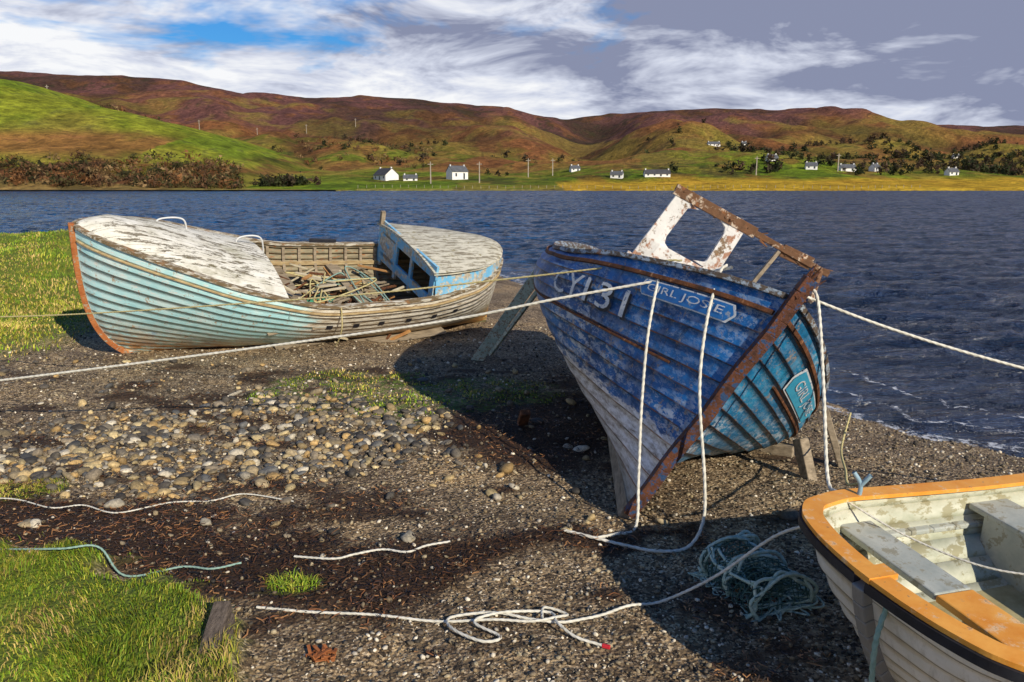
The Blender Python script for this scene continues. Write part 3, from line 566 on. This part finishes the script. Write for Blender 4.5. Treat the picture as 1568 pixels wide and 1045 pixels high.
# =============================================================== LEFT BOAT
E=heeled('weathered_wooden_boat',-.839,-.545,18,(-5.72,10.6,-.04),.012)
HL=Hull(6.25,spl([(0,.03),(.12,.24),(.45,.56),(1.05,.9),(1.9,1.12),(3.0,1.2),(4.3,1.14),(5.3,.95),(5.9,.6),(6.15,.3),(6.25,.04)]),
  spl([(0,1.92),(.9,1.67),(1.9,1.34),(3.0,1.1),(4.3,1.08),(5.3,1.16),(6.25,1.3)]),spl([(0,.1),(.8,.6),(2,1),(5,1),(6.25,.6)]),lambda v:-.55*(1-v)**3+.12*v,zp=.45)
HL.build('hull',[cyan_m,inner],E,16,.004,warp=.014)
ors=simple('orange_stem',(.3,.08,.02),(.5,.2,.07),6,.8,(1,1,1),.5,.005,chips=((.35,.3,.22),.56,3))
b=MB(); vv=np.linspace(0,1.03,18); pts=np.stack([HL.rake(np.clip(vv,0,1))+.03,0*vv,HL.ZS(np.array([0.]))[0]*((.55)*(1-np.cos(np.clip(vv,0,1)*np.pi/2))+.45*vv)],-1)
for k in range(17): b.beam(pts[k],pts[k+1],.07,.07,0,up=(0,1,0))
b.beam((-.5,0,.0),(-1.5,0,.0),.06,.06,1); b.obj('stem_and_keel',[ors,bare],E,.008)
for d_ in(2.9,3.3,3.7,4.15,4.6,5.0): decal(HL,'scupper',E,bk,'panel',d_/6.25,.76,.09,.06,1,False,.012,cells=2)
dk=Mt('foredeck_peeling_paint',.8,.2); o=dk.co('Object'); st=dk.co('Object',(1,4,2)); yv=dk.xyz(o)[1]; fr=dk.math('FRACT',dk.math('MULTIPLY',yv,8.0)); sl=dk.ramp(fr,[(0,1.0),(.06,0.0)])
pk=dk.ramp(dk.noise(st,2.6,10,.82),[(.53,0.0),(.56,1.0)])
c=dk.mix(pk,dk.ramp(dk.noise(o,5),[(.3,(.66,.63,.53)),(.7,(.86,.84,.76))]),dk.ramp(dk.noise(st,14,7,.7),[(.3,(.07,.055,.04)),(.7,(.34,.3,.22))]))
c=dk.mix(dk.math('MULTIPLY',sl,.8),c,(.05,.04,.02)); c=dk.mix(dk.ramp(dk.noise(o,2.0,8,.7),[(.53,0.0),(.7,.5)]),c,(.2,.18,.06)); dk.col(c); dk.bump(dk.math('ADD',dk.math('MULTIPLY',pk,-.7),dk.noise(st,20,7,.75)),.7,.008)
b=MB(); G=deck(HL,b,.004,.37,44,.2,.0,0,1.0); e=G[-1]
lo=e.copy(); lo[:,2]=np.minimum(e[:,2]-.28,e[:,2]); b.grid(np.stack([e,lo],0),0)
b.obj('foredeck',[dk.m],E,smooth=False)
b=MB()
for side in(1,-1):
    P,N=HL.sheer(sv,1,side); b.sweep(P,N,(-.06,.03,-.015,.03),0); P,N=HL.sheer(sv,.93,side); b.sweep(P,N,(-.01,.025,-.02,.006),1)
    P,N=HL.sheer(sv[30:],.8,side); b.sweep(P,N,(-.09,-.045,-.03,.03),1)
b.obj('gunwale',[worn_white('gunwale_white',(.66,.62,.52),(.25,.18,.1),.44,(.3,.14,.05)),simple('yellowed_wood',(.25,.16,.07),(.58,.46,.26),6,.85,(1,4,4))],E,.004)
b=MB()
for d in np.arange(2.4,4.6,.26):
    for side in(1,-1):
        V_=np.linspace(.08,.97,12); P=HL.base(np.full(12,d/6.25),V_,side)-HL.normal(np.full(12,d/6.25),V_,side)*.055
        for k in range(11): b.beam(P[k],P[k+1],.05,.045,0,up=(1,0,0))
S=np.linspace(.36,.8,14); W=HL.B(S*6.25)*.82; G=np.stack([np.stack([-S*6.25,W*t_,np.full(14,.32)+0*W],-1) for t_ in np.linspace(-1,1,9)],1); b.grid(G,0)
for d in(2.75,3.7): bw_=float(HL.B(d)); b.beam((-d,-bw_*.93,.76),(-d,bw_*.93,.76),.2,.045,0)
for k in range(130):
    d=random.uniform(2.5,4.5); y=random.uniform(-.9,.9); a_=random.gauss(0,.5); l=random.uniform(.2,.8); zz_=random.uniform(.4,.9)
    b.beam((-d,y,zz_),(-d+math.cos(a_)*l*.7,max(-.95,min(.95,y+math.sin(a_)*l)),zz_+random.uniform(-.15,.15)),random.uniform(.015,.06),.02,random.choice((0,1,2,3)))
b.obj('frames_thwarts_and_debris',[bare,simple('pale_stick',(.42,.36,.22),(.62,.55,.42),8),rustw,simple('orange_wood',(.3,.13,.05),(.5,.28,.1),8)],E)
b=MB(); b.beam((-2.75,.6,.66),(-2.45,.85,.8),.45,.24,0); b.beam((-3.3,-.3,.5),(-3.1,.1,.55),.4,.2,0); b.obj('green_crate',[simple('green_plastic',(.04,.25,.15),(.1,.4,.26),5,.5)],E,.01)
b=MB(); b.beam((-3.35,-1.19,1.02),(-3.8,-1.17,1.0),.03,.34,0); b.obj('black_box',[bk],E,.01)
for q_ in range(6):
    pts=[(-2.6-random.random()*1.6,random.uniform(-.8,.9),.72+random.random()*.2) for _ in range(5)]; V,F=tube_geo(pts,.011,.02,8); fast('old_rope',V,F,[ropey if q_%2 else ropeg],True,parent=E)
cb=Mt('cuddy_blue_paint',.7,.25); o=cb.co('Object'); c=cb.mix(cb.ramp(cb.noise(o,5,9,.78),[(.49,0.0),(.53,1.0)]),cb.ramp(cb.noise(o,3),[(.3,(.1,.38,.65)),(.7,(.28,.56,.76))]),cb.ramp(cb.noise(o,16,6,.7),[(.3,(.24,.19,.12)),(.7,(.68,.65,.55))])); cb.col(c); cb.bump(cb.noise(o,25,7,.7),.5,.005)
b=MB(); S=np.linspace(.725,.992,26); rise=.4; P=HL.base(S,np.ones(26),1)
hh_=rise*np.linspace(1,.45,26)
for side in(1,-1):
    A=P.copy();A[:,1]*=side*.985; Bt=A.copy(); Bt[:,2]+=hh_; Bt[:,1]*=.93; b.grid(np.stack([A,Bt],0),0)
    A2=A.copy();A2[:,1]*=.95;B2=Bt.copy();B2[:,1]*=.95;b.grid(np.stack([A2,B2],0),0)
G=np.zeros((26,21,3))
for k in range(26): G[k,:,0]=P[k,0]+(.06 if k==0 else 0); G[k,:,1]=P[k,1]*q*.97; G[k,:,2]=P[k,2]+hh_[k]+.1*(1-q**2)*min(1,P[k,1]/.5)
b.grid(G,1); G2=G.copy(); G2[...,2]-=.035; b.grid(G2,1); b.grid(np.stack([G[0],G2[0]],0),1)
x0=P[0,0]; z0=P[0,2]; w0=P[0,1]*.95
b.beam((x0,-w0,z0+rise-.02),(x0,w0,z0+rise-.02),.04,.22,0); b.beam((x0,-w0,z0-.12),(x0,w0,z0-.12),.04,.16,0)
for yy in(-w0+.08,-.35,.22,w0-.1): b.beam((x0,yy,z0-.3),(x0,yy,z0+rise),.14 if abs(yy)>.5 else .08,.042,0,up=(1,0,0))
b.beam((x0,-w0+.02,z0+.1),(x0,-.35,z0+.1),.04,.42,0)
b.beam((x0+.03,-w0+.1,z0+rise),(x0+.03,-w0+.1,z0+rise+.24),.07,.07,2)
b.obj('stern_cuddy',[cb.m,worn_white('cuddy_roof',(.66,.63,.52),(.34,.3,.22),.5,(.24,.2,.09)),bare],E,.003)
met=simple('galvanised_hoop',(.55,.56,.56),(.75,.76,.76),10,.4)
for(x0_,y0_,hh2,zb) in((-2.15,-.35,.2,1.36),(-1.1,-.45,.14,1.68)):
    V,F=tube_geo([(x0_+.2,y0_,zb),(x0_+.15,y0_,zb+hh2),(x0_-.15,y0_,zb+hh2),(x0_-.22,y0_,zb-.08)],.012,.02,8,False); fast('hoop',V,F,[met],True,parent=E)
rope('hull_line',[(-3.0,1.22,1.12),(-3.02,1.26,.8),(-3.02,1.14,.5),(-3.0,.98,.3)],.011,ropey,E)
# =============================================================== ROWING BOAT
E=heeled('rowing_boat',-.96,-.27,4,(1.54,3.16,.03))
HR=Hull(3.3,spl([(0,.03),(.012,.2),(.04,.38),(.1,.56),(.22,.69),(.5,.77),(1.6,.78),(3.3,.64)]),spl([(0,.64),(.5,.6),(1.6,.56),(3.3,.6)]),spl([(0,.2),(.5,.8),(1.5,1),(3.3,1)]),lambda v:-.22*(1-v)**1.5+.06*v,zk=spl([(0,.03),(.6,0),(3.3,.0)]),zp=.55)
t=np.linspace(0,1,120); svr=t**2.4
wp=Mt('white_gelcoat',.4,.4); o=wp.co('Object'); uv,v,sm_=seam(wp,8,.035)
c=wp.ramp(wp.noise(o,3,8,.7),[(.3,(.62,.59,.5)),(.7,(.82,.8,.74))]); c=wp.mix(wp.ramp(wp.noise(wp.co('Object',(3,3,.6)),9,8,.75),[(.52,0.0),(.72,.5)]),c,(.34,.3,.22)); c=wp.mix(wp.math('MULTIPLY',sm_,.75),c,(.09,.085,.08)); wp.col(c); wp.bump(wp.noise(o,30,5,.6),.15,.002)
gin=simple('inner_gelcoat',(.4,.42,.31),(.66,.66,.54),5,.5,(1,1,2),.2,.002,chips=((.34,.32,.2),.52,1.6))
HR.build('hull',[wp.m,gin],E,8,.016,svr,.03,120,warp=.004)
orp=Mt('orange_gunwale',.45,.4); o=orp.co('Object'); c=orp.ramp(orp.noise(o,4,8,.7),[(.3,(.75,.27,.025)),(.7,(.92,.46,.09))]); c=orp.mix(orp.ramp(orp.noise(o,11,9,.75),[(.56,0.0),(.64,.6)]),c,(.8,.64,.42)); c=orp.mix(orp.ramp(orp.noise(o,22,5,.75),[(.62,0.0),(.68,.7)]),c,(.22,.1,.03)); orp.col(c); orp.bump(orp.noise(o,40,5,.6),.3,.002)
rub=simple('black_rubber',(.012,.013,.018),(.03,.032,.04),9,.5)
b=MB()
for side in(1,-1):
    P,N=HR.sheer(svr,1,side); b.sweep(P,N,(-.075,.022,0,.022),0); b.sweep(P,N,(.0,.034,-.045,-.002),1)
b.beam((.085,0,.652),(-.06,0,.652),.09,.028,0)
b.obj('gunwale',[orp.m,rub],E,.006)
b=MB(); vl=np.linspace(0,.96,10)
for (v0,v1) in zip(vl[:-1],vl[1:]):
    A=HR.base(np.array([0.]),np.array([v0]))[0]; Bp=HR.base(np.array([0.]),np.array([v1]))[0]; A[1]=0;Bp[1]=0; b.beam(A+np.array([.02,0,0]),Bp+np.array([.02,0,0]),.06,.07,0,up=(0,1,0))
T_=HR.base(np.full(12,1.),np.linspace(0,1,12),1); G=np.stack([T_,T_*np.array([1,-1,1])],0); b.grid(G,0)
b.obj('stem_and_transom',[wp.m],E,.008)
b=MB(); zt_=.47
def thw(d,w,y0,y1,mi,z=zt_,th=.035): b.beam((-d,y0,z),(-d,y1,z),w,th,mi)
thw(.44,.2,-.68,-.02,0); thw(.44,.2,-.015,.68,1); thw(1.35,.26,-.72,.1,0); thw(1.35,.26,.105,.72,1); thw(2.5,.4,-.66,.66,0)
b.beam((-1.25,-.62,.25),(-1.25,-.1,.25),.05,.42,0); b.beam((-1.45,-.62,.25),(-1.45,-.1,.25),.05,.42,0)
b.beam((-.5,0.05,.2),(-.5,.05,.45),.06,.06,0)
S=np.linspace(.1,.97,20); W=HR.B(S*3.3)*.72; G=np.stack([np.stack([-S*3.3,W*t_,np.full(20,.17)],-1) for t_ in np.linspace(-1,1,5)],1); b.grid(G,2)
for side in(-1,1):
    P=HR.base(np.linspace(.1,.97,20),np.full(20,.74),side); 
    for k in range(19): b.beam(P[k]*np.array([1,.95,1]),P[k+1]*np.array([1,.95,1]),.05,.03,0)
b.obj('thwarts_and_floor',[simple('grey_thwart',(.3,.33,.3),(.54,.56,.5),6,.6,(1,1,1),.3,.003,chips=((.3,.29,.22),.53,2)),orp.m,simple('floor_algae',(.26,.21,.09),(.54,.48,.28),5,.5)],E,.008)
V,F=tube_geo([(-.48,-.72,.6),(-.48,-.72,.68),(-.45,-.745,.74)],.012,.01,8,False); V2,F2=tube_geo([(-.48,-.72,.67),(-.51,-.69,.74)],.012,.01,8,False); fast('rowlock',np.concatenate([V,V2]),np.concatenate([F,F2+len(V)]),[simple('galv',(.2,.32,.4),(.34,.48,.56),8,.4)],True,parent=E)
decal(HR,'name_letters',E,bk,'text',.44/3.3,.73,.36,.06,1,False,.024,'CEITHIR')
# =============================================================== ROPES
G0=lambda x,y,dz=.02:(x,y,gz(x,y)+dz)
rope('mooring_rope',[(-9,8.0,.0),(-6.5,7.4,.3),(-4.64,7,.55),(-.97,6.3,1.15),(.4,6.0,1.45),(1.41,5.75,1.67),(1.55,5.6,1.72)],.012,ropew)
rope('mooring_rope',[(-9,9.8,.75),(-5.86,9,.8),(-2,7.5,1.22),(0,6.8,1.5),(1.1,6.2,1.7),(1.3,6.1,1.72)],.009,ropey)
rope('mooring_rope',[(1.85,5.2,1.6),(2.5,5.12,1.36),(3.3,5,1.13),(5,4.8,.72),(8,4.5,.2)],.011,ropew)
rope('hanging_rope',[(1.3,6.1,1.7),(1.12,5.9,1.68),(.98,5.6,1.3),(.92,5.45,.8),(.88,5.25,.3),G0(.85,5.12),G0(.7,4.98),G0(.55,4.9)],.012,ropew)
rope('hanging_rope',[(1.55,5.75,1.72),(1.45,5.55,1.68),(1.3,5.25,1.38),(1.24,5.1,.95),(1.27,4.97,.37),(1.26,4.93,.1),G0(1.15,4.85),G0(.95,4.78),G0(.75,4.82),G0(.55,4.9),G0(.35,5.0)],.012,ropew)
rope('hanging_rope',[(1.93,5.15,1.64),(1.96,5.05,1.55),(1.9,4.7,1.05),(1.84,4.4,.62),(1.82,4.2,.6)],.012,ropew)
rope('hanging_rope',[(2.78,6.3,.45),(2.6,6.0,.25),(2.25,5.1,.4),(2.05,4.6,.5),(1.98,4.3,.62)],.009,ropey)
rope('painter_rope',[(1.5,3.75,.62),(1.35,3.85,.5),(1.1,4.0,.2),G0(.85,4.14,.03),G0(.65,4.06,.03),G0(.5,3.98,.03),G0(.38,3.93,.03),G0(.26,3.88,.03),G0(.1,3.9,.025),G0(-.1,3.95,.025),G0(-.33,3.93),G0(-.31,3.78,.03),G0(-.15,3.66),G0(-.06,3.72),G0(-.2,3.85,.03),G0(-.05,3.93,.04),G0(.2,3.97,.03),G0(.24,3.84,.05),G0(.33,3.74),G0(.46,3.69)],.009,ropew)
rope('ground_rope',[G0(-1.4,4.0),G0(-1.1,3.97),G0(-.75,3.95),G0(-.4,3.9),G0(-.1,3.88),G0(.1,3.86,.04),G0(.25,3.9,.05),G0(.3,3.98,.03),G0(.18,4.02,.03),G0(.16,3.88,.04)],.0085,ropew)
rope('ground_rope',[G0(-1.36,4.62,.03),G0(-1.1,4.56,.03),G0(-.98,4.62,.03),G0(-.82,4.7,.03),G0(-.66,4.66,.03),G0(-.55,4.76,.03),G0(-.4,4.8,.03)],.008,ropew)
rope('ground_rope',[G0(-4.2,5.4),G0(-3.7,5.5),G0(-3.3,5.36),G0(-3.1,5.42),G0(-2.8,5.3),G0(-2.5,5.48),G0(-2.2,5.5),G0(-2.0,5.62),G0(-1.6,5.5)],.006,ropew)
rope('ground_rope',[G0(-3.2,4.55,.06),G0(-2.7,4.42,.05),G0(-2.5,4.48,.05),G0(-2.3,4.38,.04),G0(-2.0,4.47,.03),G0(-1.8,4.42,.03),G0(-1.65,4.5,.03)],.007,ropeg)
rope('bow_rope',[(1.56,3.02,.62),(1.5,2.98,.45),(1.52,3.02,.2),(1.56,3.08,.0)],.013,ropeg)
rope('boat_rope',[(1.72,3.98,.68),(2.0,3.75,.55),(2.3,3.5,.5),(2.7,3.3,.55)],.006,ropew)
b=MB(); b.beam(G0(.46,3.69,.02),G0(.5,3.675,.02),.018,.018); b.obj('rope_end',[simple('red_tape',(.5,.02,.03),(.6,.04,.05),8,.5)],None,.003)
e=bpy.data.objects.new('lobster_creel',None); link(e); e.location=(1.42,4.3,gz(1.42,4.3)); e.rotation_euler=(.06,-.12,.35)
fr_=[];net=[]
wd,dp,ht=.18,.24,.23
def arch(y): return [(-wd,y,.02),(-wd*1.05,y,ht*.55),(-wd*.7,y,ht*.9),(0,y,ht*1.02),(wd*.7,y,ht*.85),(wd*1.05,y,ht*.5),(wd,y,.02)]
def wob_(p,s=.02): return [tuple(np.array(a)+rng.normal(size=3)*s) for a in p]
for y_ in(-dp,0,dp):
    for r_ in range(3): fr_.append(tube_geo(wob_(arch(y_)),.010,.01,8))
for (x_,z_) in((-wd,.02),(wd,.02),(-wd*.7,ht*.9),(wd*.7,ht*.85)):
    for r_ in range(3): fr_.append(tube_geo(wob_([(x_,-dp,z_),(x_,-dp*.5,z_-.02),(x_,0,z_-.03),(x_,dp*.5,z_-.03),(x_,dp,z_)]),.009,.01,8))
for y_ in(-dp,dp): fr_.append(tube_geo(wob_([(-wd,y_,.02),(0,y_,.02),(wd,y_,.02)]),.012,.01,8))
for q_ in range(26): fr_.append(tube_geo([(random.uniform(-wd,wd)*1.5,random.uniform(-dp,dp)*1.35,random.uniform(.0,.05)) for _ in range(6)],.006,.01,6))
ac=crom(arch(0),.04)
for k in range(len(ac)):
    x_,_,z_=ac[k]; net.append(tube_geo([(x_+.016*((i_%2)*2-1),yy_,z_+random.uniform(-.02,.006)) for i_,yy_ in enumerate(np.linspace(-dp,dp,13))],.0032,.02,5,False))
for yy_ in np.linspace(-dp,dp,13): net.append(tube_geo([tuple(p_+rng.normal(size=3)*.007) for p_ in ac+np.array([0,yy_,0])],.0032,.02,5,False))
for yy_ in(-dp,dp):
    for x_ in np.linspace(-wd,wd,8): net.append(tube_geo(wob_([(x_,yy_,.02),(x_*.9,yy_,ht*.5),(x_*.8,yy_,ht*.9)],.008),.0032,.04,5,False))
    for z_ in np.linspace(.04,ht*.9,6): net.append(tube_geo(wob_([(-wd,yy_,z_),(0,yy_,z_),(wd,yy_,z_)],.008),.0032,.04,5,False))
for q_ in range(22): net.append(tube_geo([(random.uniform(-wd,wd)*.9,random.uniform(-dp,dp)*.9,random.uniform(.01,.13)) for _ in range(4)],.005,.03,5,False))
def join(name,lst,mat,par):
    V=[];F=[];o=0
    for v_,f_ in lst: V.append(v_);F.append(f_+o);o+=len(v_)
    return fast(name,np.concatenate(V),np.concatenate(F),[mat],True,parent=par)
join('frame',fr_,simple('creel_rope',(.2,.34,.28),(.62,.7,.6),40,.85),e); join('netting',net,simple('creel_net',(.03,.07,.06),(.09,.17,.14),40,.85),e)
b=MB(); b.beam((-1.42,3.2,.0),(-1.47,3.72,.19),.11,.1,0,taper=.8); b.beam((-1.36,3.3,.02),(-1.42,3.7,.14),.04,.12,0,taper=.6); b.obj('driftwood_post',[simple('driftwood',(.06,.045,.035),(.24,.19,.15),8,.9,(6,1,6),.9,.012)],None,.012)
b=MB()
for k in range(26): b.beam((-.95+random.uniform(-.07,.07),3.6+random.uniform(-.05,.05),gz(-.95,3.6)+random.uniform(.0,.03)),(-.95+random.uniform(-.08,.08),3.6+random.uniform(-.06,.06),gz(-.95,3.6)+random.uniform(.01,.05)),.016,.006)
b.obj('rusty_scrap',[simple('rust',(.2,.06,.02),(.4,.15,.05),12)])
b=MB(); b.beam(G0(.1,7.5,.02),G0(.13,7.35,.18),.1,.06); b.obj('wood_offcut',[rustw],None,.01)
# ------------------------------------------------------------------ sky & sun
sd_=Vector((.52,-.74,.46)).normalized(); el=math.asin(sd_.z); az=math.atan2(sd_.x,sd_.y)
w=bpy.data.worlds.new('World'); scene.world=w; w.use_nodes=True; nt=w.node_tree; nt.nodes.clear()
class Wm(Mt):
    def __init__(s,nt): s.nt=nt
k=Wm(nt); sky=k.n('ShaderNodeTexSky',sky_type='NISHITA'); sky.sun_disc=False; sky.sun_elevation=el; sky.sun_rotation=az; sky.air_density=1.2; sky.dust_density=.5; sky.ozone_density=3
g_=k.co('Generated'); D_=k.xyz(g_)
tint=k.mix(1.0,sky.outputs[0],(.26,.72,1.25),'MULTIPLY')
b1=k.n('ShaderNodeBackground'); k.L(tint,b1.inputs[0]); b1.inputs[1].default_value=.085
def mapd(sc,loc):
    mp=k.n('ShaderNodeMapping'); k.L(g_,mp.inputs[0]); mp.inputs['Scale'].default_value=sc; mp.inputs['Location'].default_value=loc; return mp.outputs[0]
nz=k.noise(mapd((2.6,2.6,9),(.9,0,.75)),1.6,5,.6,.3); nz2=k.noise(mapd((3,3,10),(3.4,1,2.3)),2.0,5,.62,.4)
grey=k.math('ADD',k.math('ADD',k.math('MULTIPLY',D_[0],.42),k.math('MULTIPLY',D_[2],2.2)),k.math('MULTIPLY',nz2,1.5))
cc=k.ramp(k.math('MULTIPLY',grey,.8),[(.66,(.94,.95,.97)),(.8,(.66,.7,.82)),(.98,(.25,.28,.41))])
hor=k.ramp(D_[2],[(.07,.4),(.17,0.05)]); rt=k.ramp(D_[0],[(.0,0.0),(.6,.18)])
high=k.ramp(D_[2],[(.3,0.0),(.6,.35)])
cf=k.ramp(k.math('SUBTRACT',k.math('ADD',k.math('ADD',nz,k.math('MULTIPLY',hor,.35)),rt),high),[(.385,0.0),(.52,1.0)])
b2=k.n('ShaderNodeBackground'); k.L(cc,b2.inputs[0]); b2.inputs[1].default_value=1.0
mx=k.n('ShaderNodeMixShader'); k.L(cf,mx.inputs[0]); k.L(b1.outputs[0],mx.inputs[1]); k.L(b2.outputs[0],mx.inputs[2])
out=k.n('ShaderNodeOutputWorld'); k.L(mx.outputs[0],out.inputs[0])
sl=bpy.data.lights.new('sun','SUN'); sl.energy=5.0; sl.angle=math.radians(.5); sl.color=(1,.9,.73); so=link(bpy.data.objects.new('sun',sl)); so.rotation_euler=sd_.to_track_quat('Z','Y').to_euler()
cam=bpy.data.cameras.new('camera'); cam.lens=28; cam.sensor_width=36; cam.clip_end=8000; cam.clip_start=.05
co_=link(bpy.data.objects.new('camera',cam)); co_.location=(0,0,CAMH); co_.rotation_euler=(math.radians(78.8),0,0); scene.camera=co_
scene.view_settings.view_transform='Standard'; scene.view_settings.look='None'; scene.view_settings.exposure=0
